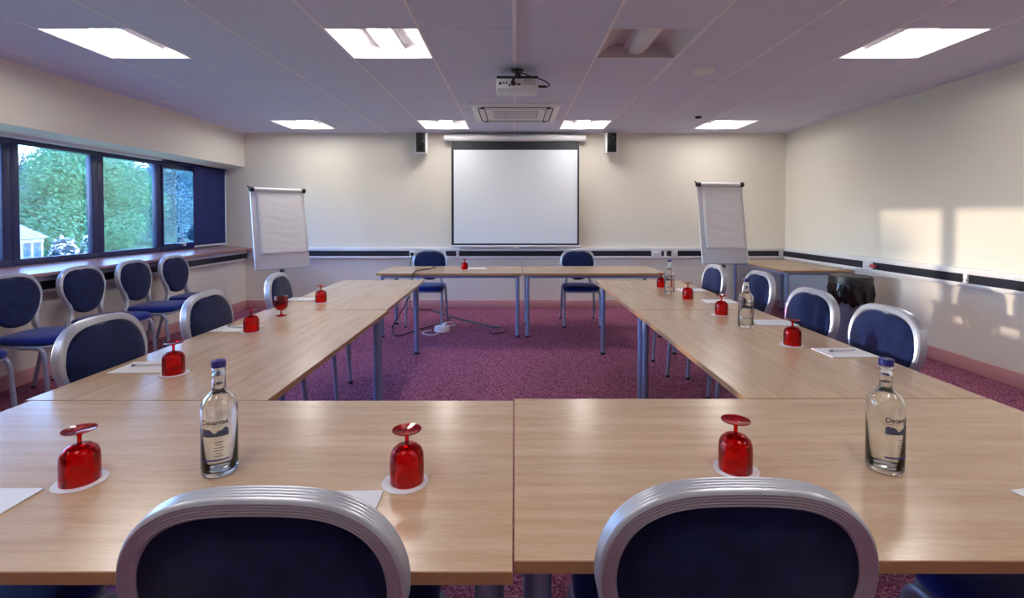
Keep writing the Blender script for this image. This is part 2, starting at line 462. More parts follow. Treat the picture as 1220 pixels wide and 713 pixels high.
for j, yy in enumerate(LR):
    for x in LC:
        if j == 2: lab = 'lit ceiling light in the row behind the camera position'
        else: lab = names[(x, j)]
        lightfit('ceiling_light', x, yy, not (x == .6 and j == 0), lab, 'square recessed ceiling lights' if j < 2 else 'lights behind the camera')

# detectors, projector trunking, air conditioner
p = W(838, 84.5, CZ - .01)
r = empty('smoke_detector', (p.x, p.y, CZ), label='round white dome fitting on the ceiling right of the unlit light', cat='smoke detector')
bm = NB(); lathe(bm, [(0, -.034), (.03, -.033), (.06, -.027), (.083, -.016), (.092, -.004), (.092, 0), (0, 0)][::-1], 40); obj('dome', bm, M['white'], r)
bm = NB(); lathe(bm, [(.093, -.001), (.105, -.003), (.105, 0), (.093, 0)], 40); obj('base_ring', bm, M['ceil'], r)
p = W(832, 140, CZ - .02)
r = empty('ceiling_motion_detector', (p.x, p.y, CZ), label='tiny dark sensor on the ceiling beside the far right light', cat='sensor')
bm = NB(); lathe(bm, [(0, -.012), (.05, -.012), (.055, 0), (0, 0)][::-1], 24); obj('base', bm, M['bar'], r)
bm = NB(); lathe(bm, [(0, -.035), (.02, -.033), (.038, -.024), (.04, -.012)], 24); obj('lens', bm, M['dark'], r)

bm = NB(); box(bm, -.014, .014, YF, 3.82, CZ - .02, CZ - .0035, bev=.003)
tag(obj('ceiling_cable_duct', bm, M['bar']), 'thin pale cable duct running along the ceiling to the projector', 'cable duct')

r = empty('projector', (.022, 4.05, 0), label='white projector hung from the ceiling with cables at its rear', cat='projector')
zt = 2.405; zb = 2.31
bm = NB(); box(bm, -.166, .166, -.12, .13, zb, zt - .012, bev=.012, seg=3); obj('casing', bm, M['offw'], r)
bm = NB(); box(bm, -.163, .163, -.118, .128, zt - .0125, zt + .006, bev=.004); obj('mount_plate', bm, M['blackp'], r)
bm = NB(); box(bm, -.02, .03, -.06, .02, zt + .005, zt + .04, bev=.004); tube(bm, [(0, 0, zt + .03), (0, 0, CZ - .012)], .018); lathe(bm, [(0, CZ - .014), (.05, CZ - .014), (.05, CZ - .001), (0, CZ - .001)], 24)
obj('ceiling_mount', bm, M['blackp'], r)
bm = NB()
for k in range(8):
    for q in range(4): box(bm, .05 + k * .0115, .058 + k * .0115, -.1215, -.1195, zb + .03 + q * .012, zb + .038 + q * .012)
obj('vent', bm, M['grille'], r, smooth=False)
bm = NB()
for (x, w_, z, h_) in ((-.135, .018, .04, .018), (-.108, .012, .045, .012), (-.085, .012, .045, .012), (-.06, .02, .03, .012), (-.03, .035, .04, .03), (.01, .03, .035, .014)):
    box(bm, x - w_ / 2, x + w_ / 2, -.124, -.119, zb + z - h_ / 2, zb + z + h_ / 2)
obj('port', bm, M['blackp'], r, smooth=False)
bm = NB(); tube(bm, catmull([(-.03, -.13, zb + .045), (-.02, -.15, zb + .075), (.0, -.1, zt + .03), (.05, -.06, zt + .04), (.1, -.06, zt + .02), (.17, -.10, zt - .01), (.23, -.12, zt - .045), (.25, -.13, zt - .07), (.22, -.13, zt - .085), (.19, -.13, zt - .082)]), .005)
tube(bm, [(.225, -.13, zt - .082), (.165, -.13, zt - .080)], .011)
tube(bm, catmull([(-.045, -.13, zb + .04), (-.03, -.16, zb + .07), (.0, -.09, zt + .02)]), .008)
obj('cable', bm, M['cable'], r)
bm = NB(); tube(bm, [(.05, .13, zb + .05), (.05, .155, zb + .05)], .035, 24); obj('lens', bm, M['blackp'], r)

r = empty('ceiling_air_conditioner', (.012, 5.68, CZ), label='square white ceiling air conditioner cassette in front of the screen', cat='air conditioner')
bm = NB()
def rr(h, rad, z, n=5):
    out = []
    for cx, cy, a0 in ((h - rad, h - rad, 0), (-h + rad, h - rad, PI / 2), (-h + rad, -h + rad, PI), (h - rad, -h + rad, 3 * PI / 2)):
        for k in range(n + 1):
            a = a0 + PI / 2 * k / n; out.append((cx + rad * math.cos(a), cy + rad * math.sin(a), z))
    return out
loft(bm, [rr(.475, .01, 0), rr(.475, .01, -.015), rr(.455, .02, -.03), rr(.30, .02, -.032)])
obj('panel', bm, M['white'], r)
bm = NB(); box(bm, -.25, .25, -.22, .22, -.036, -.031, bev=.002)
g = obj('intake_grille', bm, M['grille'], r)
bm = NB()
for k in range(22): box(bm, -.245, .245, -.21 + k * .0195, -.203 + k * .0195, -.0385, -.036)
for x in (-.125, 0, .125): box(bm, x - .004, x + .004, -.215, .215, -.0395, -.036)
obj('grille_bars', bm, M['offw'], g, smooth=False)
for ang in range(4):
    A = Matrix.Rotation(ang * PI / 2, 4, 'Z'); bm = NB()
    pts = []
    h_, w_ = .035, .34
    for k in range(9): a = -PI / 2 + PI * k / 8; pts.append(A @ Vector((w_ + h_ * math.cos(a), -.365 + h_ * math.sin(a), -.0325)))
    for k in range(9): a = PI / 2 + PI * k / 8; pts.append(A @ Vector((-w_ + h_ * math.cos(a), -.365 + h_ * math.sin(a), -.0325)))
    tube(bm, pts, .0055, 6, closed=True)
    obj('air_slot', bm, M['dark'], r)
    bm = NB(); box(bm, -.33, .33, -.39, -.34, -.037, -.031, bev=.003, mx=A); obj('louvre', bm, M['offw'], r)

# ------------------------------------------------------------------ projection screen and speakers
r = empty('projection_screen', (0, YB - .1, 0), label='white pull-down projection screen with black border on the far wall', cat='projection screen')
Ys = YB - .12
P = lambda px, py: WY(px, py, Ys)
a, b = P(529.5, 160.5), P(697.5, 168.6)
bm = NB()
loft(bm, [[(x, -.02 + .05 * math.cos(t), (a.z + b.z) / 2 + (a.z - b.z) / 2 * math.sin(t)) for t in [2 * PI * k / 20 for k in range(20)]] for x in (a.x, a.x + .01, b.x - .01, b.x)])
obj('roller_case', bm, M['white'], r)
for x in (a.x + .12, b.x - .12):
    bm = NB(); box(bm, x - .02, x + .02, .0, .098, (a.z + b.z) / 2 - .02, (a.z + b.z) / 2 + .045)
    obj('wall_bracket', bm, M['offw'], r, smooth=False)
a, b = P(537.6, 166), P(689.8, 292.2)
bm = NB(); box(bm, a.x, b.x, -.022, -.019, b.z, a.z); obj('border', bm, M['navyb'], r, smooth=False)
a, b = P(540.6, 178.8), P(687.6, 290.2)
bm = NB(); box(bm, a.x, b.x, -.024, -.0215, b.z, a.z); obj('screen_surface', bm, M['screen'], r, smooth=False)
a, b = P(538.5, 292.2), P(692, 294.8)
bm = NB(); box(bm, a.x, b.x, -.034, -.006, b.z, a.z, bev=.005); obj('bottom_bar', bm, M['offw'], r)
bm = NB(); box(bm, a.x + .86, a.x + .93, -.04, -.03, b.z - .012, b.z + .008, bev=.003); obj('pull_tab', bm, M['white'], r)

def speaker(px, label, brk):
    c = WY(px, 171.5, YB - .14)
    r = empty('wall_speaker', (c.x, YB, c.z), label=label, cat='speaker', group='wall speakers')
    bm = NB(); box(bm, -.077, .077, -.24, -.085, -.142, .142, bev=.008, seg=3); obj('cabinet', bm, M['white'], r)
    bm = NB(); box(bm, -.066, .062, -.247, -.239, -.128, .138, bev=.003); bf = obj('front_baffle', bm, M['blackp'], r)
    for z, rad, nm in ((-.045, .052, 'woofer'), (.075, .026, 'tweeter')):
        bm = NB(); lathe(bm, [(rad, 0), (rad * .97, .006), (rad * .85, .004), (rad * .3, -.012 * 0 + .001), (rad * .25, .004), (0, .006)], 28)
        bmesh.ops.transform(bm, matrix=Matrix.Translation((-.002, -.247, z)) @ Matrix.Rotation(PI / 2, 4, 'X'), verts=bm.verts)
        obj(nm, bm, M['cone'], bf)
    bm = NB()
    tube(bm, [(0, -.09, 0), (0, -.001, 0)], .018)
    box(bm, -.03, .03, -.012, -.001, -.06, .06, bev=.003)
    if brk:
        box(bm, -.16, -.075, -.03, -.001, -.135, -.035, bev=.004)
        tube(bm, [(-.15, -.02, -.15), (-.05, -.08, -.165), (.05, -.12, -.16)], .008)
    obj('bracket', bm, M['white'], r)
speaker(503.2, 'small black and white wall speaker left of the screen', True)
speaker(727.4, 'small black and white wall speaker right of the screen', False)

# ------------------------------------------------------------------ blind
Xb = XW + .08
yb0, yb1 = 6.40, YB - .012
r = empty('vertical_blind', (Xb, yb0, .91), label='navy vertical blind drawn back to the far end of the window', cat='blind')
ns = 8; wS = (yb1 - yb0) / ns
for k in range(ns):
    bm = NB(); y = k * wS
    pts = []
    for q in range(7):
        t = q / 6; pts.append((.004 * math.sin(t * PI) + (.002 if k % 2 else -.002), y + t * (wS + .006)))
    ring0 = [(x, yy, .012) for x, yy in pts] + [(x - .002, yy, .012) for x, yy in pts[::-1]]
    ring1 = [(x, yy, 1.045) for x, yy, _ in ring0]
    loft(bm, [ring0, ring1])
    o = obj('slat', bm, M['blind'], r)
    bm = NB(); box(bm, -.002, .016, y + .006, y + wS - .006, 0, .026, bev=.002); obj('slat_weight', bm, M['offw'], o)
bm = NB(); box(bm, -.02, .03, -.6, yb1 - yb0, 1.043, 1.066); obj('head_rail', bm, M['frame'], r, smooth=False)

# ------------------------------------------------------------------ chairs
def make_chair():
    r = empty('banquet_chair', label='x', cat='chair')
    BW, HT = .2225, .895
    def yz(z):  # back tilt: y of the back plane at height z
        t = max(0, (z - .43) / (HT - .43)); return -.19 - .062 * t ** 1.1
    zc = .70
    def outline(off=0.0, n=40):
        """closed-top outline from left base to right base (x, z), shrunk by off"""
        pts = []
        lower = [(.195, .43), (.176, .475), (.163, .52), (.170, .57), (.193, .63), (.213, .68)]
        return lower
    # right half, from base up to the top centre
    right = [(.196, .43), (.172, .48), (.160, .525), (.168, .575), (.190, .63), (.213, .69), (.221, .74), (.212, .795), (.185, .842), (.142, .874), (.085, .891), (0, .8955)]
    rp = [Vector((x, yz(z), z)) for x, z in right]
    path3 = rp + [Vector((-p.x, p.y, p.z)) for p in rp[-2::-1]]
    path = catmull(path3, 5)
    # frame profile (n = outward in plane, d = depth): fluted outer, front and rear faces
    prof = []
    wN, wD = .030, .019       # band width inward, half depth
    def flutes(p0, p1, out, cnt=5, dep=.0012):
        res = []
        for k in range(cnt):
            for t, dd in ((k + .12, 0), (k + .5, dep), (k + .88, 0)):
                t /= cnt
                res.append((p0[0] + (p1[0] - p0[0]) * t + out[0] * dd, p0[1] + (p1[1] - p0[1]) * t + out[1] * dd))
        return res
    prof += flutes((-.0, -wD + .003), (-.0, wD - .003), (1, 0))      # outer
    prof += flutes((-.003, wD), (-wN + .003, wD), (0, 1))
    prof += [(-wN, wD - .004), (-wN, -wD + .004)]
    prof += flutes((-wN + .003, -wD), (-.003, -wD), (0, -1))
    D = Vector((0, 1, .13)).normalized()
    rings = []
    n = len(path)
    for i, p in enumerate(path):
        t = (path[min(i + 1, n - 1)] - path[max(i - 1, 0)]).normalized()
        N = t.cross(D).normalized()
        if i < 1: N = Vector((1, 0, 0))
        if i > n - 2: N = Vector((-1, 0, 0))
        # keep N pointing outward
        c = Vector((0, p.y, .70))
        if i and i < n - 1 and N.dot(Vector((p.x, 0, (p.z - .70) * .6))) < 0 and p.z > .55: N = -N
        if p.z <= .55 and N.x * p.x < 0: N = -N
        rings.append([p + N * a + D * b for a, b in prof])
    bm = NB(); loft(bm, rings); obj('back_frame', bm, M['alu'], r, ang=40)
    # rear panel and front pad (egg outline)
    def egg(sx, sz, notch=False, n=56):
        o = []
        for k in range(n):
            a = PI / 2 + 2 * PI * k / n
            ca, sa = math.cos(a), math.sin(a)
            if sa >= 0: x, z = .203 * math.copysign(abs(ca) ** .74, ca), .715 + .155 * sa ** .84
            else:
                x = .203 * math.copysign(abs(ca) ** .80, ca) * (1 - .20 * abs(sa)) ; z = .715 - .205 * abs(sa) ** 1.0
            x *= sx; z = .69 + (z - .69) * sz
            if notch and z > .8 and abs(x) < .046: z -= .009 * math.cos(x / .046 * PI / 2)
            o.append((x, z))
        return o
    bm = NB()
    e0, e1, e2 = egg(1.0, 1.0), egg(1.0, 1.0), egg(.95, .95)
    loft(bm, [[(x, yz(z) - .000, z) for x, z in e0], [(x, yz(z) - .008, z) for x, z in e1], [(x, yz(z) - .013, z) for x, z in e2]])
    obj('back_panel', bm, M['velvet'], r, ang=50)
    bm = NB()
    L_ = []
    for s, d in ((1.0, .001), (1.0, .012), (.985, .020), (.95, .026), (.87, .030), (.6, .033), (.3, .034)):
        L_.append([(x, yz(z) + d, z) for x, z in egg(s, s, s > .8)])
    loft(bm, L_); obj('backrest', bm, M['velvet'], r, ang=60)
    bm = NB()   # crescent hand-grip plate
    rim = []
    for k in range(13):
        x = -.044 + .088 * k / 12; rim.append((x, .864 - .016 * math.cos(x / .044 * PI / 2)))
    top = [(x, .870) for x, z in rim[::-1]]
    poly = rim + top
    loft(bm, [[(x, yz(z) + .003, z) for x, z in poly], [(x, yz(z) + .010, z) for x, z in poly]])
    tube(bm, [(x, yz(z) + .014, z) for x, z in rim], .003, 6)
    obj('hand_grip', bm, M['alud'], r)
    # seat cushion
    def sq(hw, hd, z, y0=0, e=4.5, n=48):
        out = []
        for k in range(n):
            a = 2 * PI * k / n; ca, sa = math.cos(a), math.sin(a)
            x = math.copysign(abs(ca) ** (2 / e), ca) * hw; y = math.copysign(abs(sa) ** (2 / e), sa) * hd
            x *= 1 + .07 * (y / hd)
            out.append((x, y + y0, z))
        return out
    bm = NB()
    loft(bm, [sq(.195, .205, .425, .015), sq(.208, .218, .432, .015), sq(.212, .222, .450, .015), sq(.208, .218, .466, .015), sq(.195, .205, .476, .015), sq(.15, .16, .482, .015), sq(.08, .09, .485, .015)])
    obj('seat', bm, M['seat'], r, ang=60)
    bm = NB()
    loop = [Vector((x, y, .417)) for x, y, _ in sq(.197, .205, 0, .005, e=6, n=36)]
    tube(bm, loop, .011, 8, closed=True)
    box(bm, -.19, .19, -.17, .19, .419, .4255)
    obj('seat_frame', bm, M['alud'], r)
    for sx in (-1, 1):
        bm = NB(); tube(bm, catmull([(sx * .207, .02, .414), (sx * .207, .13, .414), (sx * .208, .175, .402), (sx * .209, .198, .36), (sx * .211, .21, .25), (sx * .214, .225, .012)], 6), .0145, 12)
        o = obj('leg', bm, M['alud'], r)
        bm = NB(); lathe(bm, [(0, 0), (.0155, 0), (.0155, .018), (0, .018)], 14, cx=sx * .214, cy=.225); obj('foot_cap', bm, M['rubber'], o)
        bm = NB(); tube(bm, catmull([(sx * .184, -.19, .47), (sx * .196, -.188, .43), (sx * .201, -.20, .36), (sx * .207, -.235, .2), (sx * .212, -.285, .012)], 6), .0145, 12)
        o = obj('leg', bm, M['alud'], r)
        bm = NB(); lathe(bm, [(0, 0), (.0155, 0), (.0155, .018), (0, .018)], 14, cx=sx * .212, cy=-.286); obj('foot_cap', bm, M['rubber'], o)
    bm = NB(); tube(bm, [(-.204, .205, .30 - .3), (.0, .0, 0)], .001, 3); bm.free()
    return r
chair0 = make_chair(); first = [True]
def chair(x, y, rz, label, group):
    """x, y: floor point under the seat centre"""
    if first[0]:
        first[0] = False; chair0.location = (x, y, 0); chair0.rotation_euler = (0, 0, rz); tag(chair0, label, 'chair', group); return chair0
    return copy_tree(chair0, (x, y, 0), rz, label, group)
BT = .255    # back top offset
def bchair(bxp, byp, rz, label, group):
    d = Vector((0, BT)); c, s = math.cos(rz), math.sin(rz)
    return chair(bxp - d.y * s, byp + d.y * c, rz, label, group)
R = math.radians
G1, G2, G3, G4, G5 = 'chairs at the front tables', 'chairs along the window-side tables', 'chairs along the right-hand tables', 'chairs behind the far tables', 'spare chairs along the window wall'
bchair(-.386, .74, R(0), 'close-up navy chair back at the front edge, left of the table joint', G1)
bchair(.352, .765, R(0), 'close-up navy chair back at the front edge, right of the table joint', G1)
bchair(-1.18, .74, R(0), 'blue seat just showing under the front table edge at bottom left', G1)
bchair(1.18, .765, R(0), 'dark chair with pale leg arch showing under the front table at bottom right', G1)
bchair(-1.735, 2.07, R(-90), 'navy chair beside the note pad nearest the window-side front corner', G2)
bchair(-1.71, 2.74, R(-88), 'navy chair in the middle of the window-side row at the tables', G2)
bchair(-1.74, 3.63, R(-84), 'navy chair at the tables just below the left flip chart', G2)
bchair(1.735, 2.30, R(90), 'navy chair with silver rim nearest the camera on the right-hand side', G3)
bchair(1.72, 2.85, R(92), 'navy chair on the right-hand side in front of the black bin', G3)
bchair(1.87, 3.77, R(90), 'navy chair on the right-hand side in front of the corner table', G3)
bchair(1.73, 4.265, R(90), 'navy chair on the right-hand side just below the right flip chart', G3)
chair(-1.07, 6.09, R(180), 'navy chair behind the far table below the left end of the screen', G4)
chair(.80, 6.09, R(180), 'navy chair behind the far table below the right end of the screen', G4)
bchair(-3.645, 2.93, R(-90), 'spare chair at the left picture edge with only its seat corner and leg in view', G5)
bchair(-3.645, 3.58, R(-90), 'spare chair under the window cut by the left edge of the picture, back in view', G5)
bchair(-3.645, 4.17, R(-90), 'spare chair under the widest window pane, second back from the picture edge', G5)
bchair(-3.645, 4.74, R(-88), 'spare chair against the window ledge, between its two close neighbours', G5)
bchair(-3.645, 5.30, R(-90), 'spare chair against the window ledge closest to the blind', G5)

# ------------------------------------------------------------------ tables
def make_table(L, Wd, label, group, cx, cy, rz, TH=.024):
    r = empty('meeting_table', (cx, cy, 0), rz, label=label, cat='table', group=group)
    bm = NB()
    box(bm, -L / 2, L / 2, -Wd / 2, Wd / 2, TZ - TH, TZ, bev=.0015, seg=1)
    for f in bm.faces:
        f.material_index = 0 if f.calc_center_median().z > TZ - .0005 and abs(f.normal.z) > .9 else 1
    bm.normal_update()
    for f in bm.faces: f.material_index = 0 if f.normal.z > .9 else 1
    obj('tabletop', bm, [M['wood'], M['edge']], r, smooth=False)
    bm = NB(); z1 = TZ - TH - .001; z0 = z1 - .032; ix, iy = .05, .066
    hx, hy = L / 2 - ix, Wd / 2 - iy
    for s in (-1, 1):
        box(bm, -hx, hx, s * hy - .013, s * hy + .013, z0, z1, bev=.003)
        box(bm, s * hx - .013, s * hx + .013, -hy, hy, z0 + .001, z1 - .001, bev=.003)
    obj('under_frame', bm, M['steel'], r)
    for sx in (-1, 1):
        for sy in (-1, 1):
            bm = NB(); x, y = sx * (hx), sy * (hy)
            tube(bm, [(x, y, .012), (x, y, z1 + .0005)], .021, 20)
            o = obj('leg', bm, M['steel'], r)
            bm = NB(); lathe(bm, [(0, 0), (.023, 0), (.023, .02), (0, .02)], 20, cx=x, cy=y); obj('foot_cap', bm, M['rubber'], o)
    return r
GT = 'meeting tables in the square'
yl0, yl1 = W(560, 682).y, W(560, 477.6).y
yr0, yr1 = W(660, 669).y, W(700, 475.4).y
make_table(1.60, yl1 - yl0, 'front table left of the joint, with two red goblets and a bottle', GT, -.803, (yl0 + yl1) / 2, 0)
make_table(1.59, yr1 - yr0, 'front table right of the joint, with one red goblet and a bottle', GT, -.003 + .797, (yr0 + yr1) / 2, 0)
ys_, ye_ = W(460, 369.4).y, W(500, 333.9).y
make_table(ys_ - yl1 - .008, .805, 'window-side table nearest the camera, two inverted goblets on it', GT, -1.222, (ys_ + yl1) / 2, R(90))
make_table(ye_ - ys_ - .006, .775, 'window-side table farther away, running up to its free corner', GT, -1.238, (ys_ + ye_) / 2 + .001, R(91.1))
make_table(ys_ - yr1 - .008, .81, 'right-hand table nearest the camera, its bottle standing between two goblets', GT, 1.181, (ys_ + yr1) / 2, R(90))
make_table(ye_ - ys_ - .006, .815, 'right-hand table farther away with two goblets and a bottle', GT, 1.181, (ys_ + ye_) / 2 + .001, R(90))
yb = W(620, 326).y
make_table(1.565, .78, 'far table on the left below the screen, with a single goblet', GT, -.70, yb + .39, 0)
make_table(1.54, .78, 'far table on the right below the screen, quite bare', GT, .86, yb + .39, 0)
make_table(1.43, .79, 'bare beech table pushed into the far right corner', 'corner table', 3.03 + .397, 5.62 + .715, R(90))

# ------------------------------------------------------------------ table ware
def goblet_meshes():
    # upright, z from 0 to .12
    bowl = [(.0045, .034), (.012, .0345), (.024, .038), (.033, .046), (.0375, .057), (.0385, .075), (.0385, .119), (.0378, .1198),
            (.0371, .119), (.0371, .075), (.036, .058), (.0315, .048), (.023, .0405), (.010, .0375), (0, .037)]
    bm1 = NB(); lathe(bm1, bowl, 40)
    bm2 = NB(); lathe(bm2, [(.0045, .034), (.0045, .018), (.006, .011), (.012, .0075), (.033, .0022), (.0335, .001), (.033, 0), (.012, .003), (0, .004)], 40)
    return bm1, bm2
b1, b2 = goblet_meshes()
gob = empty('red_goblet', label='x', cat='goblet')
obj('bowl', b1, M['red'], gob, ang=50); obj('stem_and_foot', b2, M['redfoot'], gob, ang=50)
bm = NB(); lathe(bm, [(0, 0), (.052, 0), (.052, .0012), (.0, .0012)], 48); coaster = obj('paper_coaster', bm, M['paper']); tag(coaster, 'x', 'coaster')
gl = [  # px, py of base centre, inverted, label tail, coaster offset
    (95.5, 574, True, 'on the front table, closest to the bottom left corner', (.002, -.002)),
    (485, 574, True, 'on the front table just left of the joint', (-.004, -.004)),
    (876, 560, True, 'on the front table right of the joint, behind a chair back', (.002, .001)),
    (207, 445.5, True, 'on the window-side table beside the nearest note pad', (.002, -.001)),
    (299.5, 395.5, True, 'on the window-side table left of the upright goblet', (-.003, -.001)),
    (382.5, 360.5, True, 'on the window-side table near the joint, right of the upright goblet', (.002, 0)),
    (944, 411.5, True, 'on the right-hand table nearest the camera', (-.004, -.001)),
    (859.5, 375.5, True, 'on the right-hand table left of the middle bottle', (-.010, 0)),
    (819.5, 356.5, True, 'on the right-hand table, just right of the farthest bottle', None),
    (788, 342.3, True, 'on the right-hand table, farthest and left of the bottle', None),
    (553.5, 321.5, True, 'alone on the far left table below the screen', (.006, 0)),
    (335, 376.5, False, 'x', None)]
g0 = True; c0 = True
for px, py, inv, tail, co in gl:
    p = W(px, py)
    lab = ('inverted red glass goblet ' + tail) if inv else 'only red glass goblet standing upright, on the window-side tables'
    if g0: o = gob; g0 = False; o['label'] = lab
    else: o = copy_tree(gob, label=lab)
    o['group'] = 'red goblets'
    ct = .0022 if co is not None else .0006
    if inv: o.rotation_euler = (PI, 0, random.random() * 6); o.location = (p.x, p.y, TZ + .1198 + ct)
    else: o.rotation_euler = (0, 0, 0); o.location = (p.x, p.y, TZ + .0005)
    if co is not None:
        if c0: k = coaster; c0 = False
        else: k = coaster.copy(); C.objects.link(k)
        k.location = (p.x + co[0], p.y + co[1], TZ + .0008); k['group'] = 'paper coasters'
        k['label'] = 'white coaster under goblet ' + tail

def text_mesh(body, size):
    cu = bpy.data.curves.new('t', 'FONT'); cu.body = body; cu.size = size; cu.align_x = 'CENTER'; cu.resolution_u = 3; cu.offset = size * .02
    o = bpy.data.objects.new('t', cu); C.objects.link(o)
    dg = bpy.context.evaluated_depsgraph_get(); me = bpy.data.meshes.new_from_object(o.evaluated_get(dg))
    bpy.data.objects.remove(o); return me
def make_bottle():
    r = empty('water_bottle', label='x', cat='bottle')
    Rb = .0395
    out = [(0, .004), (.026, .002), (.033, 0), (.038, .003), (Rb, .010), (Rb, .150), (.0388, .160), (.0365, .170), (.0325, .178), (.0265, .185), (.0205, .191), (.0168, .197), (.0150, .205), (.0143, .225), (.0138, .244), (.0150, .245), (.0150, .250), (.0134, .251), (.0134, .262)]
    inn = [(.0116, .262), (.0120, .225), (.0127, .205), (.0145, .197), (.0182, .190), (.0245, .183), (.0305, .176), (.0345, .168), (.0368, .159), (.0377, .150), (.0377, .014), (.034, .011), (.02, .012), (0, .014)]
    bm = NB(); lathe(bm, out + inn, 48); obj('glass_body', bm, M['glass'], r, ang=60)
    bm = NB(); s = .0006
    lathe(bm, [(0, .0146), (.02, .0126), (.0338, .0118), (.0377 - s, .0150), (.0377 - s, .150), (.0368 - s, .159), (.0345 - s, .168), (.0305 - s, .176), (.0245 - s, .183), (.0182 - s, .190), (.0145 - s, .197), (.0127 - s, .205), (.0124 - s, .212), (0, .212)], 48)
    obj('water', bm, M['water'], r, ang=60)
    bm = NB(); pr = [(0, .251), (.0158, .2515)]
    for k in range(3): pr += [(.0162, .253 + k * .003), (.0157, .2545 + k * .003)]
    pr += [(.0160, .2625), (.0154, .2665), (.0135, .2675), (0, .2675)]
    lathe(bm, [(.0135, .2515)] + pr[1:], 36)
    obj('cap', bm, M['cap'], r, ang=30)
    # label printed on the glass; centre faces local -Y
    Rl = Rb + .0004
    def wrap(x, z, rr=Rl): a = -PI / 2 + x / Rb; return (rr * math.cos(a), rr * math.sin(a), z)
    def patch(bm, x0, x1, z0, z1, n=10, mi=0, wob=None):
        vs = []
        for k in range(n + 1):
            x = x0 + (x1 - x0) * k / n
            zt_ = z1 if wob is None else z1 + wob(k / n)
            vs.append((bm.verts.new(wrap(x, z0)), bm.verts.new(wrap(x, zt_))))
        for a_, b_ in zip(vs[:-1], vs[1:]):
            f = bm.faces.new((a_[0], b_[0], b_[1], a_[1])); f.material_index = mi
    bm = NB()
    me = text_mesh('Decantae', .0155)
    bm.from_mesh(me)
    xs = [v.co.x for v in bm.verts]; k = .056 / (max(xs) - min(xs)); cx = (max(xs) + min(xs)) / 2
    for v in bm.verts: v.co = Vector(wrap((v.co.x - cx) * k, .127 + v.co.y))
    # thin ruled edge lines and small print
    for z in (.1222, .0985): patch(bm, -.030, .030, z, z + .0006)
    for k, w in enumerate((.020, .014, .022, .018, .012, .020)): patch(bm, .004 - w / 2 + .004, .004 + w / 2 + .004, .085 - k * .0065, .086 - k * .0065, 5)
    obj('lettering', bm, M['ink'], r, smooth=False)
    bm = NB(); patch(bm, -.029, .029, .0992, .1125, 16, wob=lambda t: .005 * math.sin(t * 9) + .002 * math.sin(t * 23)); obj('printed_picture', bm, M['inkpic'], r, smooth=False)
    bm = NB(); patch(bm, -.029, .029, .042, .0455); obj('blue_band', bm, M['inkblue'], r, smooth=False)
    return r
bot = make_bottle(); bt0 = True
for px, py, ang, lab in ((262, 562, -14, 'clear glass water bottle with blue cap on the front left table'), (1054, 559, 42, 'clear glass water bottle with blue cap on the front right table'),
                         (888.5, 390, 150, 'clear glass water bottle standing among note pads on the right-hand table'), (797.5, 350, 170, 'small-looking farthest clear glass bottle, beside the far end goblets')):
    p = W(px, py); face = math.atan2(-p.y, -p.x) + PI / 2   # turn local -Y toward the camera
    if bt0: o = bot; bt0 = False
    else: o = copy_tree(bot)
    o.location = (p.x, p.y, TZ + .0006); o.rotation_euler = (0, 0, face + R(ang)); o['label'] = lab; o['group'] = 'water bottles'

# note pads and pens
bm = NB(); box(bm, -.105, .105, -.074, .074, 0, .003, bev=.0004, seg=1); pad = obj('note_pad', bm, M['paper'], smooth=False); tag(pad, 'x', 'note pad')
pen = empty('pen', label='x', cat='pen')
bm = NB(); tube(bm, [(-.055, 0, .0052), (.05, 0, .0052)], .005, 10); obj('barrel', bm, M['offw'], pen)
bm = NB(); tube(bm, [(.05, 0, .0045), (.066, 0, .0045)], .0038, 10, r2=.0008); obj('tip', bm, M['pend'], pen)
bm = NB(); tube(bm, [(-.072, 0, .0045), (-.0545, 0, .0045)], .0036, 10); box(bm, -.07, -.035, -.0015, .0015, .0088, .0105); obj('clip', bm, M['pend'], pen)
pads = [  # centre px,py, rotation deg, label, pen?
    (-47, 607, 0, 'white note pad cut by the left picture edge on the front table', None),
    (386, 611, 2, 'white note pad half hidden behind the near left chair back', None),
    (176, 438.5, 1, 'white note pad by the nearest goblet on the window-side table', 12),
    (282, 392.3, 0, 'white note pad beside the second goblet on the window-side table', -14),
    (360, 357, 0, 'white note pad beyond the upright goblet on the window-side tables', None),
    (1006, 421, 2, 'white note pad nearest the camera on the right-hand table', 12),
    (922, 385, -2, 'white note pad behind the middle bottle on the right-hand table', None),
    (857, 359.6, 0, 'white note pad just beyond the joint on the right-hand table', None),
    (824, 346, 0, 'farthest white note pad on the right-hand table', None),
    (568.5, 320.3, 0, 'white note pad on the far table below the screen', None),
    (1300, 603, 10, 'white note pad whose corner touches the right picture edge', None)]
p0 = n0 = True
for px, py, a, lab, pn in pads:
    p = W(px, py)
    if p0: o = pad; p0 = False
    else: o = pad.copy(); C.objects.link(o)
    o.location = (p.x, p.y, TZ + .0008); o.rotation_euler = (0, 0, R(a)); o['label'] = lab; o['group'] = 'note pads'
    if pn is not None:
        if n0: q = pen; n0 = False
        else: q = copy_tree(pen)
        q.location = (p.x + .004, p.y + .015, TZ + .0041); q.rotation_euler = (0, 0, R(pn)); q['group'] = 'pens'
        q['label'] = 'pen on the ' + lab

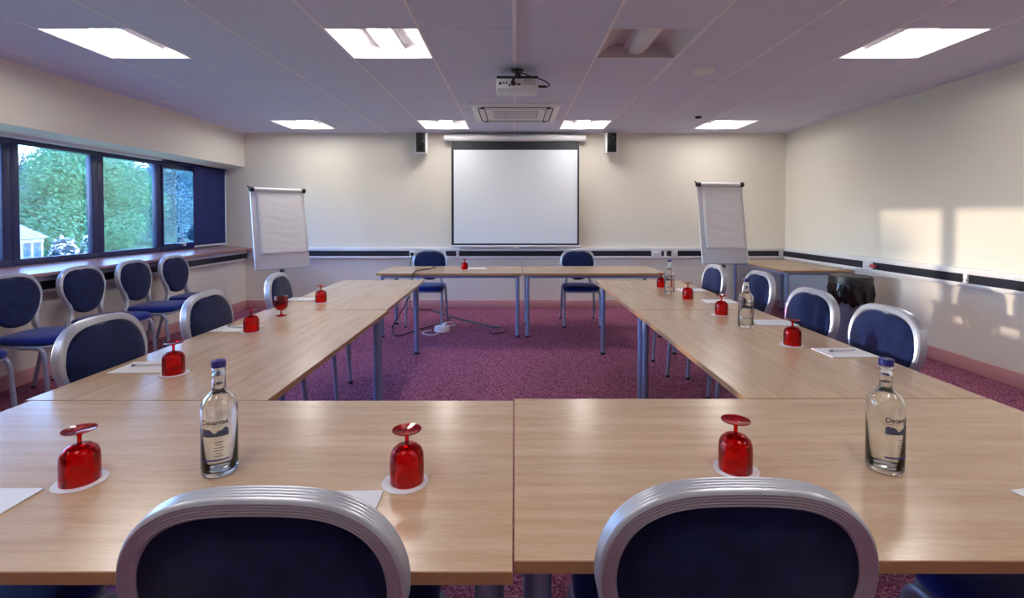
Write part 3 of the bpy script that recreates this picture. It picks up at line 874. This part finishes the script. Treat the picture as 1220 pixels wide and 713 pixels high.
# ------------------------------------------------------------------ flip charts
def flip_chart(pl, pr, yaw, label, zt, zb_, wid):
    """pl: centre of the board top"""
    r = empty('flip_chart', (pl[0], pl[1], 0), yaw, label=label, cat='flip chart', group='flip charts')
    H_ = zt - zb_; lean = .17
    T = Matrix.Translation((0, 0, zt)) @ Matrix.Rotation(-math.atan(lean), 4, 'X')
    hw = wid / 2; Hh = H_ * math.sqrt(1 + lean ** 2)
    bm = NB(); box(bm, -hw, hw, .0, .018, -Hh, -.03, bev=.004, mx=T); obj('board', bm, M['board'], r)
    for s in (-1, 1):
        bm = NB(); box(bm, s * hw - .0045, s * hw + .0045, -.004, .022, -Hh, -.03, bev=.002, mx=T); obj('side_rail', bm, M['white'], r)
    bm = NB(); box(bm, -hw, hw, -.02, .012, -Hh - .006, -Hh + .004, bev=.002, mx=T); obj('pen_tray', bm, M['alud'], r)
    # paper pad with curling lower edge
    bm = NB(); n, m_ = 24, 12; pw = hw * .88; ph = Hh * .82
    V = []
    for j in range(n + 1):
        row = []
        for i in range(m_ + 1):
            x = -pw + 2 * pw * i / m_ + .02; z = -.055 - ph * j / n + .055
            z = -.055 - (ph - .055) * j / n
            d = -.006 - .0028 * math.sin(j * 2.1 + 1.6 * math.sin(i * .6) + .7 * math.sin(j * .9)) * (.6 + j / n) - .0015 * math.sin(j * 3.1 - i * .5) - .010 * (j / n) ** 6
            row.append(bm.verts.new(T @ Vector((x, d, z))))
        V.append(row)
    for j in range(n):
        for i in range(m_): bm.faces.new((V[j][i], V[j + 1][i], V[j + 1][i + 1], V[j][i + 1]))
    o = obj('paper_pad', bm, M['chartp'], r, ang=180); sm = o.modifiers.new('s', 'SOLIDIFY'); sm.thickness = .004; sm.offset = 0
    bm = NB(); pts = [(-hw + .03, -.012, -.028), (hw - .03, -.012, -.028)]
    tube(bm, [T @ Vector(q) for q in pts], .026, 18); obj('clamp_roller', bm, M['white'], r)
    for s in (-1, 1):
        bm = NB(); tube(bm, [T @ Vector((s * (hw - .034), -.012, -.028)), T @ Vector((s * (hw + .014), -.012, -.028))], .031, 16); 
        if s < 0: tube(bm, [T @ Vector((s * (hw + .01), -.012, -.02)), T @ Vector((s * (hw + .035), -.012, .012))], .008, 8)
        obj('clamp_knob', bm, M['blackp'], r)
    # stem, hub, star foot
    yb_ = lean * 0 + .045 - lean * 0
    bx0 = T @ Vector((0, .04, -Hh * .75)); bx1 = Vector((0, .06, .10))
    bm = NB(); tube(bm, [T @ Vector((0, .03, -Hh * .3)), T @ Vector((0, .035, -Hh * .98)), (0, bx0.y - .03, .40), (0, bx0.y - .02, .06)], .016, 14); obj('stem', bm, M['alud'], r)
    bm = NB(); tube(bm, [(0, bx0.y - .03, zb_ - .055), (0, bx0.y - .03, zb_ - .02)], .028, 16); obj('height_collar', bm, M['blackp'], r)
    for k in range(5):
        a = 2 * PI * k / 5 + .3; c = Vector((0, bx0.y - .02, 0))
        bm = NB(); tube(bm, [c + Vector((0, 0, .085)), c + Vector((.15 * math.cos(a), .15 * math.sin(a), .07)), c + Vector((.27 * math.cos(a), .27 * math.sin(a), .045))], .016, 10, r2=.011)
        o = obj('foot_arm', bm, M['steel'], r)
        bm = NB(); e = c + Vector((.262 * math.cos(a), .262 * math.sin(a), 0)); lathe(bm, [(0, 0), (.014, 0), (.02, .012), (.016, .034), (0, .04)], 14, cx=e.x, cy=e.y); obj('castor', bm, M['rubber'], o)
    return r
# left chart: near side at left
a = WY(300, 224, 6.2); b = WY(358, 224, 6.6)
zt = 1.31 + 33.5 * 6.45 / F
flip_chart(((a.x + b.x) / 2 - .0, 6.42), None, R(46), 'white flip chart stand turned sideways near the window blind', zt, zt - 1.02, .66)
a = WY(858.5, 219, 6.35)
zt = 1.31 + 40.5 * 6.35 / F
flip_chart((a.x - .005, 6.38), None, R(7), 'white flip chart stand facing the room near the corner table', zt, zt - 1.02, .60)

# ------------------------------------------------------------------ bin
p = WY(1013.5, 330, 5.18)
r = empty('waste_bin', (p.x, 5.18, 0), label='round grey waste bin with black liner and lid by the right wall', cat='bin')
bm = NB(); lathe(bm, [(0, .0), (.15, 0), (.155, .01), (.188, .60), (.192, .615), (.18, .615), (.148, .02), (0, .02)], 40); obj('bin_body', bm, M['bin'], r)
bm = NB(); rows = []
seg = 72
for z, rad, amp in ((.645, .193, 0), (.63, .194, .002), (.60, .196, .008), (.56, .199, .014), (.50, .197, .018), (.45, .193, .018), (.415, .188, .014)):
    rows.append([((rad + amp * (math.sin(a_ * 9 + z * 14) * .6 + math.sin(a_ * 23 - z * 30) * .5)) * math.cos(a_), (rad + amp * (math.sin(a_ * 9 + z * 14) * .6 + math.sin(a_ * 23 - z * 30) * .5)) * math.sin(a_), z + (0 if z > .43 else .02 * math.sin(a_ * 7) + .012 * math.sin(a_ * 19))) for a_ in [2 * PI * k / seg for k in range(seg)]])
loft(bm, rows, cap=False); o = obj('bin_liner', bm, M['bag'], r, ang=60); sm = o.modifiers.new('s', 'SOLIDIFY'); sm.thickness = .0015; sm.offset = 1
bm = NB(); lathe(bm, [(.190, .612), (.198, .616), (.198, .66), (.192, .692), (.172, .700), (.0, .703), (0, .695), (.168, .690), (.183, .66), (.183, .618)], 48); obj('bin_lid', bm, M['lid'], r, ang=30)

# ------------------------------------------------------------------ floor hub and cables
p = W(526.5, 395, 0.0)
r = empty('cable_hub', (p.x, p.y, 0), label='round white floor socket hub under the far left table', cat='socket hub')
bm = NB(); lathe(bm, [(0, 0), (.083, 0), (.088, .008), (.088, .026), (.083, .030), (.083, .036), (.086, .040), (.084, .058), (.07, .066), (0, .068)], 40); obj('hub_body', bm, M['white'], r, ang=30)
bm = NB(); tube(bm, [(.02, .0, .062), (.05, .01, .10)], .018, 12); box(bm, .005, .045, -.02, .02, .062, .092, bev=.004); obj('plug', bm, M['offw'], r)
def fl(pts, z=.008): return [Vector((W(a, b, 0).x, W(a, b, 0).y, z)) for a, b in pts]
bm = NB(); tube(bm, catmull(fl([(523, 398), (515, 400), (508, 399.5), (503, 397.5), (508, 395.5), (514, 394.5)], .007)), .005, 8)
h = Vector((p.x, p.y, 0))
tube(bm, catmull([h + Vector((.05, .01, .10)), h + Vector((.10, .08, .09)), h + Vector((.13, .18, .03)), h + Vector((.08, .25, .008)), h + Vector((.03, .24, .008))]), .005, 8)
tag(obj('power_cable', bm, M['white']), 'thin white power lead curling round the floor hub', 'cable')
bm = NB(); cp = fl([(515, 370), (535, 377), (560, 384), (594, 391.3)], 0)
for a_, b_ in zip(cp[:-1], cp[1:]):
    d = (b_ - a_).normalized(); n_ = Vector((-d.y, d.x, 0))
prof = [(-.035, 0), (-.018, .012), (.018, .012), (.035, 0)]
rings = []
for i, q in enumerate(cp):
    d = (cp[min(i + 1, 3)] - cp[max(i - 1, 0)]).normalized(); n_ = Vector((-d.y, d.x, 0))
    rings.append([q + n_ * u + Vector((0, 0, v + .0005)) for u, v in prof])
loft(bm, rings)
tag(obj('cable_cover', bm, M['cover'], smooth=False), 'straight dark grey cable cover strip lying across the carpet', 'cable cover')
bm = NB()
top = [W(519, 317.5, TZ + .008), W(512, 320.5, TZ + .008), W(503, 321.5, TZ + .008), W(496, 323, TZ + .008), W(492.5, 325.6, TZ + .008)]
yb2 = W(620, 326).y
pts = top + [Vector((top[-1].x - .012, yb2 - .02, TZ - .03)), Vector((top[-1].x - .05, yb2 - .03, .45)), Vector((top[-1].x - .22, yb2 - .04, .15))] + fl([(469, 390), (467, 397), (474, 401.5), (490, 396.5), (515, 389), (528, 385), (536, 382), (536, 379.5), (530, 375), (515, 370.5), (500, 370)])
tube(bm, catmull(pts, 7), .006, 8)
tag(obj('video_cable', bm, M['cable']), 'long black cable hanging off the far left table and looping on the carpet', 'cable')
bm = NB(); tube(bm, catmull(fl([(583, 397.5), (588, 398.6), (596, 397.8), (602, 396.4), (603.5, 394)], .006)), .006, 8)
tag(obj('spare_cable', bm, M['cable']), 'short black cable end on the carpet beyond the cable cover', 'cable')
# plug lead rising behind the far left chair to the trunking
bm = NB(); q = WY(491, 302, YB - .07)
box(bm, q.x - .02, q.x + .02, YB - .10, YB - .0575, .76, .80, bev=.004)
tube(bm, catmull([(q.x, YB - .09, .765), (q.x - .02, YB - .09, .6), (q.x - .03, YB - .08, .3), (q.x - .02, YB - .08, .02), (q.x + .15, YB - .12, .008)]), .005, 8)
tag(obj('plugged_lead', bm, M['cable']), 'black plug and lead in the trunking socket left of the far left chair', 'cable')
bm = NB(); q = WY(790, 302, YB - .07)

# ------------------------------------------------------------------ outside
GZ = -2.3
bm = NB(); box(bm, -140, -4.5, -40, 160, GZ - .2, GZ); struct('floor_lawn', bm, M['grass'], smooth=False)
def tree(name, x, y, rad, cz, n, leaf, label, ls=.32, group=None, trunk=True):
    rnd = random.Random(int(abs(x * 13 + y * 7)))
    r = empty(name, (x, y, GZ), label=label, cat='tree', group=group)
    bm = NB()
    lobes = [(Vector((rnd.uniform(-.55, .55) * rad, rnd.uniform(-.55, .55) * rad, rnd.uniform(-.65, .6) * rad)), rad * rnd.uniform(.32, .55)) for _ in range(16)]
    for _ in range(n):
        c, lr = rnd.choice(lobes)
        d = Vector((rnd.gauss(0, 1), rnd.gauss(0, 1), rnd.gauss(0, 1))).normalized()
        p = c + d * lr * rnd.uniform(.7, 1.05) + Vector((0, 0, cz - GZ))
        if p.z < .3: continue
        s = ls * rnd.uniform(.6, 1.3)
        u = Vector((rnd.gauss(0, 1), rnd.gauss(0, 1), rnd.gauss(0, .6))).normalized(); v = u.cross(d + Vector((0, 0, .4))).normalized()
        vs = [bm.verts.new(p + u * s * a + v * s * b) for a, b in ((-1, 0), (0, -.5), (1, 0), (0, .5))]
        bm.faces.new(vs)
    me = bpy.data.meshes.new('foliage'); bm.to_mesh(me); bm.free(); me.materials.append(leaf)
    o = bpy.data.objects.new('foliage', me); C.objects.link(o); o.parent = r
    bm = NB(); h_ = cz - GZ
    tube(bm, [(0, 0, 0), (.1, 0, h_ * .5), (0, .1, h_)], rad * .06, 10, r2=rad * .03)
    for _ in range(6):
        c, lr = rnd.choice(lobes); tube(bm, [(0.05, 0, h_ * rnd.uniform(.35, .7)), (c.x * .8, c.y * .8, c.z * .8 + h_)], rad * .022, 6, r2=rad * .008)
    obj('trunk', bm, M['bark'], r)
    return r
def dirp(px, Y): return (px - PPX) / F * Y
T_ = [('leafy_tree', 84, 33, 4.3, 2.6, 30000, 'leafA', 'broad bright green tree filling the widest window pane'),
      ('leafy_tree', -5, 44, 5.2, 3.6, 24000, 'leafB', 'dark blue-green tree behind the pavilion at the picture edge'),
      ('leafy_tree', 138, 42, 4.8, 3.0, 28000, 'leafD', 'mid green tree seen through the second clear pane'),
      ('leafy_tree', 214, 51, 5.2, 3.8, 24000, 'leafC', 'pale blue-green tree seen through the pane next to the blind')]
for nm, px, Y, rad, cz, n, lf, lab in T_:
    tree(nm, dirp(px, Y), Y, rad, cz, n, M[lf], lab, ls=.13, group='trees outside the window')
back = [(-125, 62, 5.6), (0, 70, 5.6), (125, 64, 5.6), (240, 70, 6), (330, 66, 5.6), (60, 84, 7), (185, 90, 7.4), (-90, 88, 6.5), (-210, 62, 5.6), (300, 112, 8)]
for i, (px, Y, rd) in enumerate(back):
    tree('woodland_tree', dirp(px, Y), Y, rd, 4.0, 4200, M['leafB' if i % 2 else 'leafC'], 'distant tree in the woodland belt behind the nearer trees', ls=.6, group='woodland belt beyond the lawn')
tree('leafy_tree', -30, 11.55, 4.0, 4.2, 12000, M['leafD'], 'unseen tree added outside the frame to shade the far window pane', ls=.32, group='trees outside the window')  # added out of view to block the sun through the far pane
# pavilion
cx_, cy_ = dirp(-11, 27), 27
r = empty('garden_pavilion', (cx_, cy_, GZ), R(8), label='white garden pavilion with a hipped roof outside the left window', cat='pavilion')
ez = 2.38; rh = 1.45; hw = 1.4
bm = NB(); 
v = [bm.verts.new(q) for q in ((-hw - .3, -hw - .3, ez), (hw + .3, -hw - .3, ez), (hw + .3, hw + .3, ez), (-hw - .3, hw + .3, ez), (0, 0, ez + rh))]
for a_, b_ in ((0, 1), (1, 2), (2, 3), (3, 0)): bm.faces.new((v[a_], v[b_], v[4]))
bm.faces.new(v[:4][::-1])
for a_, b_ in ((0, 1), (1, 2), (2, 3), (3, 0)):
    for k in range(1, 12):
        t = k / 12; A_ = v[a_].co.lerp(v[4].co, t); B_ = v[b_].co.lerp(v[4].co, t)
        tube(bm, [A_ + Vector((0, 0, .02)), B_ + Vector((0, 0, .02))], .025, 5)
obj('roof', bm, M['pavroof'], r, smooth=False)
bm = NB(); box(bm, -hw, hw, -hw, hw, 0, .75); box(bm, -hw - .1, hw + .1, -hw - .1, hw + .1, ez - .25, ez - .02); obj('low_wall', bm, M['pav'], r, smooth=False)
bm = NB(); box(bm, -hw + .08, hw - .08, -hw + .08, hw - .08, .75, ez - .25); obj('glazing', bm, M['pavwin'], r, smooth=False)
for k in range(5):
    for s in (-1, 1):
        u = -hw + 2 * hw * k / 4
        bm = NB(); box(bm, u - .07, u + .07, s * hw - .07, s * hw + .07, .7, ez - .2); obj('post', bm, M['pav'], r, smooth=False)
        if 0 < k < 4: bm = NB(); box(bm, s * hw - .07, s * hw + .07, u - .07, u + .07, .7, ez - .2); obj('post', bm, M['pav'], r, smooth=False)
# blossoming shrub
def shrub(px, Y, rad, lab, m_, fl_):
    rnd = random.Random(int(px)); x = dirp(px, Y)
    r = empty('blossoming_shrub', (x, Y, GZ), label=lab, cat='shrub', group='shrubs on the lawn')
    for nm, mm, n, s in (('foliage', m_, 1500, .16), ('blossom', fl_, 900 if fl_ else 0, .12)):
        if not n: continue
        bm = NB()
        for _ in range(n):
            d = Vector((rnd.gauss(0, 1), rnd.gauss(0, 1), abs(rnd.gauss(0, .9)))).normalized()
            p = Vector((d.x * rad, d.y * rad, d.z * 2.35 + .15)) * rnd.uniform(.85, 1.0 if nm == 'foliage' else 1.06)
            u = Vector((rnd.gauss(0, 1), rnd.gauss(0, 1), rnd.gauss(0, 1))).normalized(); v = u.cross(d).normalized()
            bm.faces.new([bm.verts.new(p + u * s * a + v * s * b) for a, b in ((-1, 0), (0, -.7), (1, 0), (0, .7))])
        me = bpy.data.meshes.new(nm); bm.to_mesh(me); bm.free(); me.materials.append(mm)
        o = bpy.data.objects.new(nm, me); C.objects.link(o); o.parent = r
    return r
shrub(76, 25, .75, 'white blossoming shrub right of the pavilion', M['leafB'], M['flower'])
shrub(104, 26, .4, 'small pale blossoming shrub at the lower right of the widest pane', M['leafA'], M['flower'])

# ------------------------------------------------------------------ light
w = bpy.data.worlds.new('world'); sc.world = w; w.use_nodes = True
nt = w.node_tree; bg = nt.nodes['Background']
sky = nt.nodes.new('ShaderNodeTexSky'); sky.sky_type = 'NISHITA'; sky.sun_disc = False
sky.sun_elevation = R(28); sky.sun_rotation = R(90); sky.air_density = 1.4; sky.dust_density = .6; sky.ozone_density = 3
tint = nt.nodes.new('ShaderNodeMix'); tint.data_type = 'RGBA'; tint.blend_type = 'MULTIPLY'; tint.inputs['Factor'].default_value = 1
tint.inputs['B'].default_value = (.68, .82, 1.24, 1)
nt.links.new(sky.outputs[0], tint.inputs['A']); nt.links.new(tint.outputs['Result'], bg.inputs[0]); bg.inputs[1].default_value = 3.2
sun = bpy.data.lights.new('sun', 'SUN'); sun.energy = 2.6; sun.color = (1, .80, .58); sun.angle = R(.7)
so = bpy.data.objects.new('sun', sun); C.objects.link(so)
so.rotation_euler = Vector((8.04, -.58, -.55)).to_track_quat('-Z', 'Y').to_euler()

sc.view_settings.view_transform = 'Standard'; sc.view_settings.look = 'None'; sc.view_settings.gamma = 1
sc.view_settings.use_curve_mapping = False; sc.view_settings.exposure = .18
sc.cycles.use_denoising = True
sc.cycles.max_bounces = 12; sc.cycles.diffuse_bounces = 5; sc.cycles.glossy_bounces = 4; sc.cycles.transmission_bounces = 12; sc.cycles.transparent_max_bounces = 24
sc.cycles.sample_clamp_indirect = 6
